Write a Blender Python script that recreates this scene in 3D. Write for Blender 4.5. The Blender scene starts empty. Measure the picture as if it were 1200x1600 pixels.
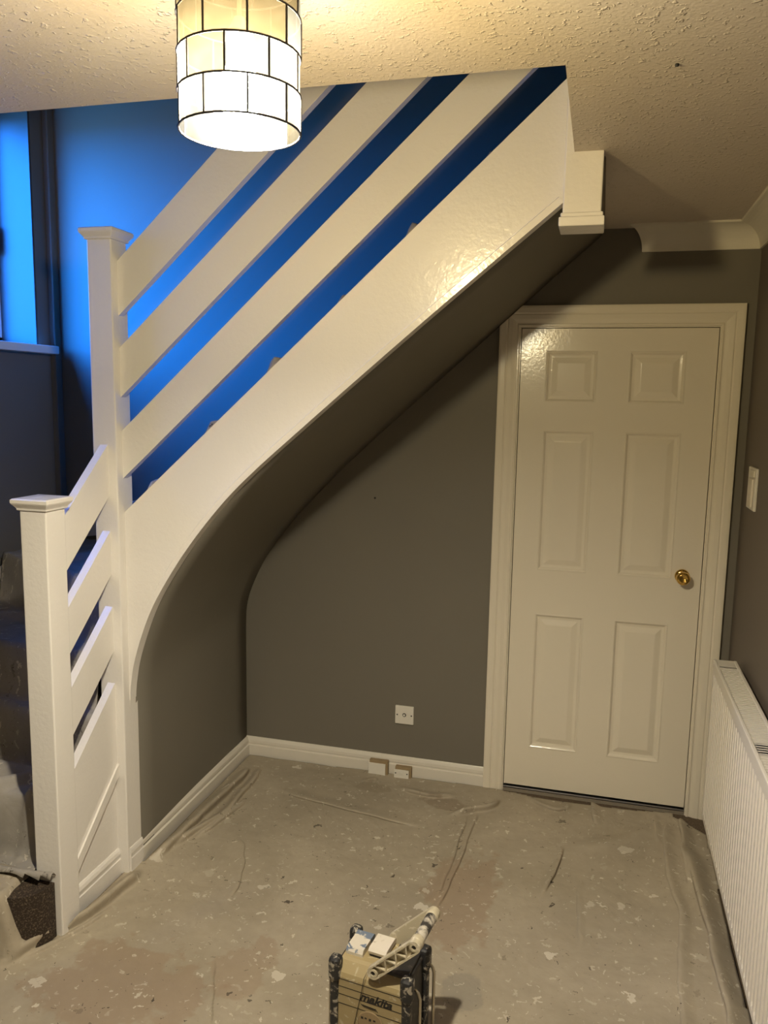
import bpy, bmesh, math, random
import numpy as np
from mathutils import Vector, Matrix
random.seed(7); rng = np.random.default_rng(7)
SC = bpy.context.scene
COL = SC.collection

# ------------------------------------------------------------------ camera
cam_d = bpy.data.cameras.new('camera'); cam = bpy.data.objects.new('camera', cam_d); COL.objects.link(cam)
FW = Vector((-0.25274314, 0.95723339, -0.14080177)); RT = Vector((0.96606185, 0.25769542, 0.01782052)); UP = Vector((-0.05334237, 0.1315192, 0.98987741))
M = Matrix((RT, UP, -FW)).transposed().to_4x4(); M.translation = Vector((0.32824, -3.40524, 1.72116))
cam.matrix_world = M
cam_d.sensor_fit = 'VERTICAL'; cam_d.sensor_height = 24.0; cam_d.lens = 1255.485 / 1600 * 24.0; cam_d.clip_start = 0.02
SC.camera = cam

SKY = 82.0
# ------------------------------------------------------------------ world: blue dusk sky
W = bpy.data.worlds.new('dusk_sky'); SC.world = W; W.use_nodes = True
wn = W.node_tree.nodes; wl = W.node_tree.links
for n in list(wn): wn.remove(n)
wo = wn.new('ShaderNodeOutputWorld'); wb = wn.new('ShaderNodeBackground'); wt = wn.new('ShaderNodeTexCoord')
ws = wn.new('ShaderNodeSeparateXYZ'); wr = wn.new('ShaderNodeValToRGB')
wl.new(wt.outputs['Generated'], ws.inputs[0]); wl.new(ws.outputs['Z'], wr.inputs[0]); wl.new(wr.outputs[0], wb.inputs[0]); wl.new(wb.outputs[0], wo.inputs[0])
# added boost: dome brighter toward -Y, out of view, to graze the stairwell wall
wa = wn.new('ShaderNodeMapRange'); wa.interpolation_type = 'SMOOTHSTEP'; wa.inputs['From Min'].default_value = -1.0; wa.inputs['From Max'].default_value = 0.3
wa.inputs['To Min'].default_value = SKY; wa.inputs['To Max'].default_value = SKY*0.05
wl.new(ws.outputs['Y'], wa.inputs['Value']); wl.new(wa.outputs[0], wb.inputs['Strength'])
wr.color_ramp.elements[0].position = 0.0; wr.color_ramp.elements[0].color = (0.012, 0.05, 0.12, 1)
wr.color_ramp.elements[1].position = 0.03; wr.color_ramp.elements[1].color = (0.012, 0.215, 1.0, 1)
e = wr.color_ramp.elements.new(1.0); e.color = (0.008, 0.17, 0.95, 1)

SC.view_settings.view_transform = 'Standard'; SC.view_settings.look = 'None'
SC.view_settings.gamma = 1.0; SC.view_settings.use_curve_mapping = False
SC.view_settings.exposure = 0.0
SC.cycles.use_denoising = True
SC.cycles.max_bounces = 8; SC.cycles.diffuse_bounces = 5; SC.cycles.transparent_max_bounces = 16
SC.cycles.sample_clamp_indirect = 6.0

# portal so that the sky is sampled through the stair window (gives no light of its own)
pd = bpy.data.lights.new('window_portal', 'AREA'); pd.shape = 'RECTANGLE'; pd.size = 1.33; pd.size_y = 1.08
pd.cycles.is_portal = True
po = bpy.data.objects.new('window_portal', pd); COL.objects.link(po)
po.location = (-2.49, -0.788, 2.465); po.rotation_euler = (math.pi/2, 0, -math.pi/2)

# ------------------------------------------------------------------ constants of the place
H = 2.395            # ceiling
XR = 0.887           # right wall
XL = -2.22           # left wall
YB = -4.9            # wall behind the camera
YF = -1.632          # front edge of the stairwell opening
X0 = -1.2326         # wall under the stairs
BULB = 3700.0

# ------------------------------------------------------------------ materials
def new_mat(name):
    m = bpy.data.materials.new(name); m.use_nodes = True
    n = m.node_tree.nodes; b = n['Principled BSDF']
    return m, n, m.node_tree.links, b
def coord(n, l, scale=(1, 1, 1), out='Object'):
    t = n.new('ShaderNodeTexCoord'); mp = n.new('ShaderNodeMapping'); mp.inputs['Scale'].default_value = scale
    l.new(t.outputs[out], mp.inputs[0]); return mp.outputs[0]
def noise(n, l, vec, scale, detail=3, rough=0.55, dist=0.0):
    t = n.new('ShaderNodeTexNoise'); t.inputs['Scale'].default_value = scale; t.inputs['Detail'].default_value = detail
    t.inputs['Roughness'].default_value = rough; t.inputs['Distortion'].default_value = dist
    l.new(vec, t.inputs['Vector']); return t
def ramp(n, l, fac, a, b, ca=(0, 0, 0, 1), cb=(1, 1, 1, 1)):
    r = n.new('ShaderNodeValToRGB'); r.color_ramp.elements[0].position = a; r.color_ramp.elements[0].color = ca
    r.color_ramp.elements[1].position = b; r.color_ramp.elements[1].color = cb; l.new(fac, r.inputs[0]); return r.outputs[0]
def mixc(n, l, fac, a, b):
    m = n.new('ShaderNodeMix'); m.data_type = 'RGBA'
    if isinstance(fac, float): m.inputs[0].default_value = fac
    else: l.new(fac, m.inputs[0])
    for s, v in ((6, a), (7, b)):
        if isinstance(v, tuple): m.inputs[s].default_value = v if len(v) == 4 else (*v, 1)
        else: l.new(v, m.inputs[s])
    return m.outputs[2]
def mth(n, l, op, a, b=None, clamp=False):
    m = n.new('ShaderNodeMath'); m.operation = op; m.use_clamp = clamp
    for i, v in ((0, a), (1, b)):
        if v is None: continue
        if isinstance(v, (int, float)): m.inputs[i].default_value = v
        else: l.new(v, m.inputs[i])
    return m.outputs[0]
def bump(n, l, b, h, strength, dist):
    k = n.new('ShaderNodeBump'); k.inputs['Strength'].default_value = strength; k.inputs['Distance'].default_value = dist
    l.new(h, k.inputs['Height']); l.new(k.outputs[0], b.inputs['Normal']); return k

def paint(name, col, rough, var=0.06, bs=40, bst=0.15, bd=0.002, spec=0.5, coat=0.0):
    m, n, l, b = new_mat(name); v = coord(n, l)
    t = noise(n, l, v, 2.5, 4)
    l.new(mixc(n, l, t.outputs['Fac'], tuple(c*(1-var) for c in col), tuple(min(1, c*(1+var)) for c in col)), b.inputs['Base Color'])
    b.inputs['Roughness'].default_value = rough; b.inputs['Specular IOR Level'].default_value = spec
    if coat: b.inputs['Coat Weight'].default_value = coat; b.inputs['Coat Roughness'].default_value = 0.1
    t2 = noise(n, l, v, bs, 3); bump(n, l, b, t2.outputs['Fac'], bst, bd)
    return m
M_WHITE = paint('white_gloss_paint', (0.78, 0.75, 0.71), 0.22, 0.03, 60, 0.5, 0.002)
M_DOOR = paint('door_gloss_paint', (0.76, 0.70, 0.58), 0.17, 0.03, 75, 0.35, 0.0012)
M_GREY = paint('grey_emulsion', (0.175, 0.160, 0.130), 0.62, 0.06, 160, 0.12, 0.001, 0.35)
M_RWALL = paint('brown_grey_emulsion', (0.15, 0.125, 0.105), 0.62, 0.06, 160, 0.12, 0.001, 0.35)
M_SKIRT = paint('skirting_paint', (0.70, 0.66, 0.58), 0.35, 0.07, 30, 0.3, 0.002)
M_COVE = paint('coving_plaster', (0.70, 0.66, 0.56), 0.6, 0.05, 20, 0.2, 0.002)
M_RAD = paint('radiator_enamel', (0.74, 0.70, 0.63), 0.33, 0.02, 30, 0.05, 0.001)
M_PLASTIC = paint('white_plastic', (0.72, 0.69, 0.62), 0.35, 0.03, 30, 0.05, 0.001)
M_UPVC = paint('window_white', (0.8, 0.8, 0.8), 0.3, 0.01, 30, 0.03, 0.001)
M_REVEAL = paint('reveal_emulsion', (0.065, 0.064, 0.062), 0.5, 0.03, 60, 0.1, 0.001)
M_DARK = paint('dark_hole', (0.012, 0.012, 0.012), 0.6, 0.1)
M_BEIGE = None

def ceiling_mat():
    m, n, l, b = new_mat('artex_ceiling'); v = coord(n, l)
    t = noise(n, l, v, 2.0, 3)
    l.new(mixc(n, l, t.outputs['Fac'], (0.55, 0.48, 0.40), (0.62, 0.545, 0.455)), b.inputs['Base Color'])
    b.inputs['Roughness'].default_value = 0.5
    a = noise(n, l, v, 85, 2, 0.5, 0.1); c = noise(n, l, v, 130, 2, 0.5, 0.2); q = noise(n, l, v, 5, 2)
    h = mth(n, l, 'MULTIPLY', ramp(n, l, a.outputs['Fac'], 0.58, 0.72), ramp(n, l, q.outputs['Fac'], 0.35, 0.6, (0.35,)*3+(1,)))
    h = mth(n, l, 'ADD', h, mth(n, l, 'MULTIPLY', c.outputs['Fac'], 0.35))
    bump(n, l, b, h, 0.55, 0.005)
    return m
M_CEIL = ceiling_mat()

def sheet_mat(name, base, base2, stains=(), splat=True):
    m, n, l, b = new_mat(name); v = coord(n, l)
    big = noise(n, l, v, 2.2, 5, 0.6, 0.6); fine = noise(n, l, v, 30, 4, 0.6)
    c = mixc(n, l, ramp(n, l, big.outputs['Fac'], 0.35, 0.68), base, base2)
    c = mixc(n, l, mth(n, l, 'MULTIPLY', ramp(n, l, fine.outputs['Fac'], 0.35, 0.75), 0.18), c, tuple(x*0.62 for x in base))
    # damp stains with ragged outlines
    wob = noise(n, l, v, 9, 4, 0.6)
    for (sx, sy, rx, ry, col, amt) in stains:
        mp = n.new('ShaderNodeMapping'); mp.inputs['Location'].default_value = (-sx/rx, -sy/ry, 0); mp.inputs['Scale'].default_value = (1/rx, 1/ry, 0)
        t = n.new('ShaderNodeTexCoord'); l.new(t.outputs['Object'], mp.inputs[0])
        ln = n.new('ShaderNodeVectorMath'); ln.operation = 'LENGTH'; l.new(mp.outputs[0], ln.inputs[0])
        d = mth(n, l, 'ADD', ln.outputs['Value'], mth(n, l, 'MULTIPLY', mth(n, l, 'SUBTRACT', wob.outputs['Fac'], 0.5), 2.2))
        f = mth(n, l, 'MULTIPLY', ramp(n, l, d, 0.82, 1.05, (1, 1, 1, 1), (0, 0, 0, 1)), amt)
        c = mixc(n, l, f, c, col)
    if splat:
        dn = noise(n, l, v, 26, 3, 0.6)
        vm = n.new('ShaderNodeVectorMath'); vm.operation = 'MULTIPLY_ADD'; l.new(dn.outputs['Color'], vm.inputs[0]); vm.inputs[1].default_value = (0.09, 0.075, 0.0); l.new(v, vm.inputs[2])
        for sc, rad, keep, col in ((27, 0.24, 0.74, (0.60, 0.55, 0.45)), (9, 0.20, 0.80, (0.60, 0.55, 0.46)), (16, 0.13, 0.82, (0.05, 0.04, 0.03)), (48, 0.26, 0.70, (0.58, 0.52, 0.42)), (70, 0.2, 0.85, (0.06, 0.05, 0.04))):
            vo = n.new('ShaderNodeTexVoronoi'); vo.voronoi_dimensions = '2D'; vo.inputs['Scale'].default_value = sc; l.new(vm.outputs[0], vo.inputs['Vector'])
            sp = n.new('ShaderNodeSeparateColor'); l.new(vo.outputs['Color'], sp.inputs[0])
            rr = mth(n, l, 'MULTIPLY', sp.outputs[1], rad)
            f = mth(n, l, 'LESS_THAN', vo.outputs['Distance'], rr)
            f = mth(n, l, 'MULTIPLY', f, mth(n, l, 'GREATER_THAN', sp.outputs[0], keep))
            f = mth(n, l, 'MULTIPLY', f, mth(n, l, 'MULTIPLY', sp.outputs[2], 0.9))
            c = mixc(n, l, f, c, col)
    l.new(c, b.inputs['Base Color']); b.inputs['Roughness'].default_value = 0.8; b.inputs['Specular IOR Level'].default_value = 0.2
    wr_ = noise(n, l, v, 14, 4, 0.6, 1.2); wv = noise(n, l, v, 3.5, 3, 0.5, 1.5)
    h = mth(n, l, 'ADD', mth(n, l, 'MULTIPLY', wr_.outputs['Fac'], 0.35), mth(n, l, 'MULTIPLY', wv.outputs['Fac'], 1.5))
    bump(n, l, b, h, 0.45, 0.012)
    return m
PINK = (0.29, 0.20, 0.135)
M_SHEET = sheet_mat('canvas_floor_sheet', (0.33, 0.285, 0.215), (0.42, 0.365, 0.28),
    ((-0.95, -1.55, 0.27, 0.20, PINK, 0.45), (-0.62, -1.38, 0.10, 0.13, PINK, 0.35), (-0.05, -0.85, 0.12, 0.32, PINK, 0.45), (-0.22, -0.22, 0.10, 0.05, (0.22, 0.17, 0.12), 0.55), (-0.55, -0.16, 0.09, 0.05, (0.24, 0.2, 0.14), 0.45), (0.02, -1.28, 0.07, 0.07, (0.20, 0.19, 0.17), 0.4)))
M_SHEET2 = sheet_mat('canvas_stair_sheet', (0.27, 0.25, 0.22), (0.36, 0.33, 0.29), ())

def speck_mat(name, base, spots, rough=0.5, s1=30, thr=0.55, soft=0.06, bst=0.2):
    m, n, l, b = new_mat(name); v = coord(n, l)
    t = noise(n, l, v, s1, 4, 0.65, 0.6); c = base
    for (col, a) in spots:
        c = mixc(n, l, ramp(n, l, t.outputs['Fac'], a, a+soft), c, col)
    if isinstance(c, tuple): b.inputs['Base Color'].default_value = (*c, 1)
    else: l.new(c, b.inputs['Base Color'])
    b.inputs['Roughness'].default_value = rough; bump(n, l, b, t.outputs['Fac'], bst, 0.002)
    return m
M_CARPET = speck_mat('brown_fleck_carpet', (0.028, 0.018, 0.011), (((0.10, 0.07, 0.045), 0.52), ((0.22, 0.17, 0.115), 0.64)), 0.95, 190, bst=0.9)
M_RUBBER = speck_mat('black_rubber_paint_splashed', (0.018, 0.018, 0.02), (((0.42, 0.38, 0.31), 0.52),), 0.5, 55, soft=0.10)
M_RUBBER2 = speck_mat('black_plastic_scuffed', (0.02, 0.018, 0.017), (((0.16, 0.13, 0.10), 0.58),), 0.5, 22, soft=0.2)
M_BEIGE = speck_mat('beige_plastic', (0.36, 0.285, 0.15), (((0.48, 0.42, 0.29), 0.58),), 0.45, 32)
M_CREAM = speck_mat('cream_plastic_handle', (0.52, 0.46, 0.33), (((0.68, 0.62, 0.5), 0.56),), 0.45, 45)
M_GRIP = speck_mat('grip_paint_smeared', (0.05, 0.045, 0.04), (((0.55, 0.50, 0.42), 0.47),), 0.55, 26, soft=0.12)
M_COVERBLUE = speck_mat('lid_blue_white_paint', (0.16, 0.20, 0.27), (((0.66, 0.61, 0.52), 0.45),), 0.55, 17, soft=0.03)
M_LIDWHITE = speck_mat('lid_white_paint', (0.70, 0.64, 0.55), (((0.5, 0.43, 0.33), 0.64),), 0.55, 40)
M_INK = paint('black_ink', (0.012, 0.011, 0.01), 0.5, 0.02)
M_FLOOR = speck_mat('brown_carpet_floor', (0.10, 0.07, 0.045), (((0.16, 0.12, 0.08), 0.55),), 0.95, 120, bst=0.6)
def simple(name, col, rough, metal=0.0):
    m, n, l, b = new_mat(name); v = coord(n, l); t = noise(n, l, v, 12, 3)
    l.new(mixc(n, l, t.outputs['Fac'], tuple(c*0.93 for c in col), tuple(min(1, c*1.05) for c in col)), b.inputs['Base Color'])
    b.inputs['Roughness'].default_value = rough; b.inputs['Metallic'].default_value = metal; return m
M_BRASS = simple('polished_brass', (0.72, 0.47, 0.13), 0.12, 1.0)
M_STEEL = simple('steel_tube', (0.50, 0.45, 0.36), 0.35, 1.0)
M_ALU = simple('threshold_aluminium', (0.42, 0.42, 0.42), 0.35, 1.0)
M_WIRE = simple('dark_lead_line', (0.012, 0.010, 0.014), 0.6)
M_THRESH = simple('threshold_grey_board', (0.26, 0.22, 0.17), 0.7)
M_BROWN = simple('brown_edge', (0.30, 0.22, 0.12), 0.7)
def shell_mat(name, col, clear=0.27):
    m, n, l, b = new_mat(name); v = coord(n, l); t = noise(n, l, v, 22, 3, 0.6, 0.8)
    c = mixc(n, l, ramp(n, l, t.outputs['Fac'], 0.35, 0.7), col, tuple(min(1, x*1.25+0.06) for x in col))
    out = [q for q in n if q.type == 'OUTPUT_MATERIAL'][0]
    tl = n.new('ShaderNodeBsdfTranslucent'); tp = n.new('ShaderNodeBsdfTransparent'); m1 = n.new('ShaderNodeMixShader'); m2 = n.new('ShaderNodeMixShader')
    cd = mixc(n, l, 0.993, c, (0, 0, 0)); l.new(cd, tl.inputs[0]); l.new(c, tp.inputs[0]); l.new(cd, b.inputs['Base Color']); b.inputs['Roughness'].default_value = 0.3
    m1.inputs[0].default_value = 0.30; l.new(b.outputs[0], m1.inputs[2]); l.new(tl.outputs[0], m1.inputs[1])
    m2.inputs[0].default_value = clear; l.new(m1.outputs[0], m2.inputs[1]); l.new(tp.outputs[0], m2.inputs[2]); l.new(m2.outputs[0], out.inputs[0])
    return m
SHELLS = [shell_mat('capiz_pearl', (0.85, 0.80, 0.66)), shell_mat('capiz_honey', (0.80, 0.66, 0.38)), shell_mat('capiz_white', (0.88, 0.86, 0.78)), shell_mat('capiz_amber', (0.78, 0.60, 0.32))]
SHELLS2 = [shell_mat('capiz_pearl_dense', (0.85, 0.80, 0.66), 0.15), shell_mat('capiz_honey_dense', (0.80, 0.66, 0.38), 0.15), shell_mat('capiz_white_dense', (0.88, 0.86, 0.78), 0.15), shell_mat('capiz_amber_dense', (0.78, 0.60, 0.32), 0.15)]
def emit_mat(name, col, s):
    m, n, l, b = new_mat(name); b.inputs['Base Color'].default_value = (0.8, 0.8, 0.8, 1)
    b.inputs['Emission Color'].default_value = (*col, 1); b.inputs['Emission Strength'].default_value = s; return m
M_BULB = emit_mat('warm_bulb_glass', (1.0, 0.90, 0.70), BULB)
def glass_mat():
    m, n, l, b = new_mat('window_glass'); out = [q for q in n if q.type == 'OUTPUT_MATERIAL'][0]
    tp = n.new('ShaderNodeBsdfTransparent'); gl = n.new('ShaderNodeBsdfGlossy'); gl.inputs['Roughness'].default_value = 0.02
    fr = n.new('ShaderNodeLayerWeight'); mx = n.new('ShaderNodeMixShader')
    l.new(mth(n, l, 'ADD', mth(n, l, 'MULTIPLY', mth(n, l, 'POWER', fr.outputs['Facing'], 5.0), 0.6), 0.04), mx.inputs[0]); l.new(tp.outputs[0], mx.inputs[1]); l.new(gl.outputs[0], mx.inputs[2]); l.new(mx.outputs[0], out.inputs[0]); return m
M_GLASS = glass_mat()

# ------------------------------------------------------------------ mesh helpers
BASE = {}
def link(name, me, mat, parent=None, smooth=False):
    o = bpy.data.objects.new(name, me); COL.objects.link(o)
    if mat and not me.materials: me.materials.append(mat)
    if smooth:
        for p in me.polygons: p.use_smooth = True
    if parent is not None: o.parent = parent; BASE[o.name] = base(parent)
    else: BASE[o.name] = Vector((0, 0, 0))
    return o
def base(p): return BASE.get(p.name, Vector((0, 0, 0))) if p is not None else Vector((0, 0, 0))
def from_bm(name, bm, mat, parent=None, smooth=False):
    b = base(parent)
    if b.length: bmesh.ops.translate(bm, verts=bm.verts, vec=-b)
    bmesh.ops.recalc_face_normals(bm, faces=bm.faces)
    me = bpy.data.meshes.new(name); bm.to_mesh(me); bm.free()
    return link(name, me, mat, parent, smooth)
def root(name, loc, label=None, cat=None, group=None, kind=None, rz=0.0, local=False):
    o = bpy.data.objects.new(name, None); COL.objects.link(o); o.location = loc; o.rotation_euler = (0, 0, rz); o.empty_display_size = 0.05
    BASE[o.name] = Vector((0, 0, 0)) if local else Vector(loc)
    tag(o, label, cat, group, kind); return o
def tag(o, label=None, cat=None, group=None, kind=None):
    if label: o['label'] = label
    if cat: o['category'] = cat
    if group: o['group'] = group
    if kind: o['kind'] = kind
    return o
def add_box(bm, x0, x1, y0, y1, z0, z1, bevel=0.0, seg=2):
    r = bmesh.ops.create_cube(bm, size=1.0); vs = r['verts']
    for v in vs: v.co = Vector(((x0+x1)/2+v.co.x*(x1-x0), (y0+y1)/2+v.co.y*(y1-y0), (z0+z1)/2+v.co.z*(z1-z0)))
    if bevel:
        es = list({e for v in vs for e in v.link_edges})
        bmesh.ops.bevel(bm, geom=es, offset=bevel, segments=seg, affect='EDGES', profile=0.5)
def box(name, x0, x1, y0, y1, z0, z1, mat, parent=None, bevel=0.0, seg=2):
    bm = bmesh.new(); add_box(bm, x0, x1, y0, y1, z0, z1, bevel, seg); return from_bm(name, bm, mat, parent)
def boxes(name, lst, mat, parent=None):
    bm = bmesh.new()
    for q in lst: add_box(bm, *q)
    return from_bm(name, bm, mat, parent)
def add_prism(bm, pts, axis, a0, a1, bevel=0.0):
    """polygon pts (2-D, in the two other axes, in xyz order) extruded along axis from a0 to a1"""
    def P(p, a): return {0: (a, p[0], p[1]), 1: (p[0], a, p[1]), 2: (p[0], p[1], a)}[axis]
    f = [bm.verts.new(P(p, a0)) for p in pts]; b = [bm.verts.new(P(p, a1)) for p in pts]; N = len(pts)
    bm.faces.new(f); bm.faces.new(b[::-1])
    for i in range(N): bm.faces.new((f[i], f[(i+1) % N], b[(i+1) % N], b[i]))
    if bevel:
        es = list({e for v in f+b for e in v.link_edges if e.is_manifold and e.calc_face_angle(0) > 0.4})
        bmesh.ops.bevel(bm, geom=es, offset=bevel, segments=2, affect='EDGES', profile=0.5)
def prism(name, pts, axis, a0, a1, mat, parent=None, bevel=0.0):
    bm = bmesh.new(); add_prism(bm, pts, axis, a0, a1, bevel); return from_bm(name, bm, mat, parent)
def add_tube(bm, pts, r, seg=10, closed=False):
    pts = [Vector(p) for p in pts]; rings = []; N = len(pts)
    for i, p in enumerate(pts):
        d = (pts[min(i+1, N-1)] - pts[max(i-1, 0)]).normalized()
        a = Vector((0, 0, 1)) if abs(d.z) < 0.9 else Vector((1, 0, 0))
        u = d.cross(a).normalized(); w = d.cross(u)
        rr = r[i] if isinstance(r, (list, tuple)) else r
        rings.append([bm.verts.new(p + u*math.cos(t)*rr + w*math.sin(t)*rr) for t in [2*math.pi*k/seg for k in range(seg)]])
    for i in range(N-1):
        for k in range(seg): bm.faces.new((rings[i][k], rings[i][(k+1) % seg], rings[i+1][(k+1) % seg], rings[i+1][k]))
    bm.faces.new(rings[0][::-1]); bm.faces.new(rings[-1])
def tube(name, pts, r, mat, parent=None, seg=10):
    bm = bmesh.new(); add_tube(bm, pts, r, seg); return from_bm(name, bm, mat, parent, True)
def add_lathe(bm, prof, c, axis='z', seg=28):
    rings = []
    for (r, h) in prof:
        ring = []
        for k in range(seg):
            t = 2*math.pi*k/seg; a, b = r*math.cos(t), r*math.sin(t)
            ring.append(bm.verts.new(Vector(c) + (Vector((a, b, h)) if axis == 'z' else Vector((a, h, b)))))
        rings.append(ring)
    for i in range(len(rings)-1):
        for k in range(seg): bm.faces.new((rings[i][k], rings[i][(k+1) % seg], rings[i+1][(k+1) % seg], rings[i+1][k]))
    bm.faces.new(rings[0][::-1]); bm.faces.new(rings[-1])
def lathe(name, prof, c, mat, parent=None, axis='z', seg=28):
    bm = bmesh.new(); add_lathe(bm, prof, c, axis, seg); return from_bm(name, bm, mat, parent, True)
def catmull(pts, sub=6):
    P = [pts[0]] + list(pts) + [pts[-1]]; out = []
    for i in range(1, len(P)-2):
        p0, p1, p2, p3 = [np.array(q, float) for q in P[i-1:i+3]]
        for k in range(sub):
            t = k/sub; out.append(tuple(0.5*((2*p1)+(-p0+p2)*t+(2*p0-5*p1+4*p2-p3)*t*t+(-p0+3*p1-3*p2+p3)*t**3)))
    out.append(tuple(pts[-1])); return out

# ================================================================== SETTING
def S(o): o['kind'] = 'structure'; return o
S(box('floor', XL-0.25, XR+0.2, YB-0.1, 0.12, -0.1, 0.0, M_FLOOR))
DX0, DX1, DZ0, DZ1 = 0.0, 0.762, 0.034, 2.015
WT = 4.9
S(boxes('wall_back', [(XL-0.25, -0.014, 0, 0.12, 0, WT), (DX1+0.014, 2.0, 0, 0.12, 0, WT), (-0.014, DX1+0.014, 0, 0.12, DZ1+0.012, WT), (-0.014, DX1+0.014, 0.075, 0.12, 0, DZ1+0.012)], M_GREY))
WY0, WY1, WZ0, WZ1 = -1.45, -0.126, 1.90, 3.0
S(boxes('wall_left', [(XL-0.25, XL, YB, WY0, 0, WT), (XL-0.25, XL, WY1, 0, 0, WT), (XL-0.25, XL, WY0, WY1, 0, WZ0), (XL-0.25, XL, WY0, WY1, WZ1, WT)], M_GREY))
S(box('wall_right', XR, XR+0.12, YB, 0, 0, H+0.2, M_RWALL))
S(box('wall_rear', XL-0.25, XR+0.12, YB-0.1, YB, 0, H+0.2, M_GREY))
S(boxes('ceiling', [(XL, XR, YB, YF, H, H+0.25), (0.224, XR, YF, -0.985, H, H+0.25), (0.306, XR, -0.985, 0, H, H+0.25)], M_CEIL))
S(boxes('wall_stairwell_front', [(XL, 2.0, YF-0.12, YF-0.02, H+0.25, WT)], M_GREY))
S(box('wall_landing', 1.9, 2.0, YF, 0.0, H+0.25, WT, M_GREY))
S(box('floor_landing', XR, 2.0, YF-0.1, 0.0, H+0.0, H+0.25, M_FLOOR))
S(box('ceiling_landing', XL-0.25, 2.0, YF-0.12, 0.12, WT, WT+0.1, M_CEIL))

# wall and soffit under the stairs: one plastered sheet curving up from the wall into the slope
FC = [(-1.2226, -0.01), (-1.2226, 0.35), (-1.2226, 0.62), (-1.213, 0.726), (-1.19, 0.822), (-1.136, 0.965), (-1.071, 1.083), (-0.972, 1.227), (-0.853, 1.37), (-0.739, 1.482), (-0.584, 1.617), (-0.396, 1.778), (-0.123, 2.008), (0.198, 2.272), (0.296, 2.355), (0.307, 2.42)]
BC = [(-1.236, -0.01), (-1.236, 0.35), (-1.236, 0.66), (-1.226, 0.765), (-1.195, 0.855), (-1.145, 0.957), (-1.082, 1.052), (-0.975, 1.185), (-0.853, 1.315), (-0.739, 1.430), (-0.584, 1.574), (-0.396, 1.745), (-0.123, 1.992), (0.198, 2.282), (0.298, 2.372), (0.307, 2.42)]
FCs, BCs = catmull(FC), catmull(BC)
bm = bmesh.new(); NY = 8; grid = []
for (f, b) in zip(FCs, BCs):
    grid.append([bm.verts.new((f[0]*(1-t)+b[0]*t, -0.972+t*0.972, f[1]*(1-t)+b[1]*t)) for t in [k/NY for k in range(NY+1)]])
for i in range(len(grid)-1):
    for k in range(NY): bm.faces.new((grid[i][k], grid[i][k+1], grid[i+1][k+1], grid[i+1][k]))
uw = from_bm('wall_understairs', bm, M_GREY, None, True); S(uw)
sm = uw.modifiers.new('thickness', 'SOLIDIFY'); sm.thickness = 0.012; sm.offset = -1.0 if uw.data.polygons[0].normal.x > 0 else 1.0   # away from the alcove

# skirting boards
def skirting(name, axis, a0, a1, face, sgn, h=0.095):
    """profile of a chamfered skirting; face = wall plane, sgn = direction into the room"""
    pr = [(0, 0), (0.016, 0), (0.016, h*0.58), (0.0085, h*0.61), (0.0085, h*0.66), (0.012, h*0.70), (0.011, h*0.84), (0.006, h*0.97), (0.004, h), (0, h)]
    pts = [(face+sgn*p, z) for p, z in pr]
    return S(prism(name, pts, axis, a0, a1, M_SKIRT))
skirting('baseboard_back', 0, -1.236, -0.086, 0.0, -1)
skirting('baseboard_left', 1, -0.955, -0.012, -1.2326, 1)
skirting('baseboard_right', 1, YB, -0.012, XR, -1)
skirting('baseboard_corner', 0, 0.85, XR, 0.0, -1)

# coving on the door wall and the right wall
def cove_prof(n=10, d=0.092):
    pts = [(0, 0), (0, -d)]; r = d*0.86
    pts += [(0.006, -d)]
    for k in range(n+1):
        t = math.pi/2*k/n
        pts.append((0.008+(d-0.010)*(1-math.cos(t)), -d+(d-0.008)*math.sin(t)))
    pts += [(d, -0.006), (d, 0)]
    return pts
bm = bmesh.new(); cp = cove_prof()
fa = [bm.verts.new((0.459-0.62*p, -p, H+z)) for p, z in cp]; fb = [bm.verts.new((XR, -p, H+z)) for p, z in cp]
bm.faces.new(fa); bm.faces.new(fb[::-1])
for i in range(len(cp)): bm.faces.new((fa[i], fa[(i+1) % len(cp)], fb[(i+1) % len(cp)], fb[i]))
S(from_bm('trim_1', bm, M_COVE))
S(prism('trim_2', [(XR-p, H+z) for p, z in cove_prof()], 1, YB, 0.0, M_COVE))
# slim painted boxing in the corner beside the stair window
S(box('trim_3', XL, XL+0.03, -0.045, 0.0, 0.9, 3.4, M_GREY, None, 0.004))

# ------------------------------------------------------------------ door
dr = root('door_1', (0.381, 0, 0), 'cream six panel door with brass knob in moulded architrave', None, None, 'structure')
LY = -0.002     # leaf face
px = [(0.104, 0.310), (0.431, 0.647)]; pz = [(0.215, 0.820), (1.008, 1.602), (1.714, 1.923)]
bm = bmesh.new()
xs = [DX0+0.003, px[0][0], px[0][1], px[1][0], px[1][1], DX1-0.003]; zs = [DZ0, pz[0][0], pz[0][1], pz[1][0], pz[1][1], pz[2][0], pz[2][1], DZ1-0.003]
V = {}
def vv(i, j, y):
    if (i, j, y) not in V: V[(i, j, y)] = bm.verts.new((xs[i], y, zs[j]))
    return V[(i, j, y)]
for i in range(5):
    for j in range(7):
        hole = i in (1, 3) and j in (1, 3, 5)
        if not hole: bm.faces.new((vv(i, j, LY), vv(i+1, j, LY), vv(i+1, j+1, LY), vv(i, j+1, LY)))
        bm.faces.new((vv(i, j, LY+0.035), vv(i, j+1, LY+0.035), vv(i+1, j+1, LY+0.035), vv(i+1, j, LY+0.035)))
for i in range(5):
    for j in (0, 7): bm.faces.new((vv(i, j, LY), vv(i+1, j, LY), vv(i+1, j, LY+0.035), vv(i, j, LY+0.035)))
for j in range(7):
    for i in (0, 5): bm.faces.new((vv(i, j, LY), vv(i, j+1, LY), vv(i, j+1, LY+0.035), vv(i, j, LY+0.035)))
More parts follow.
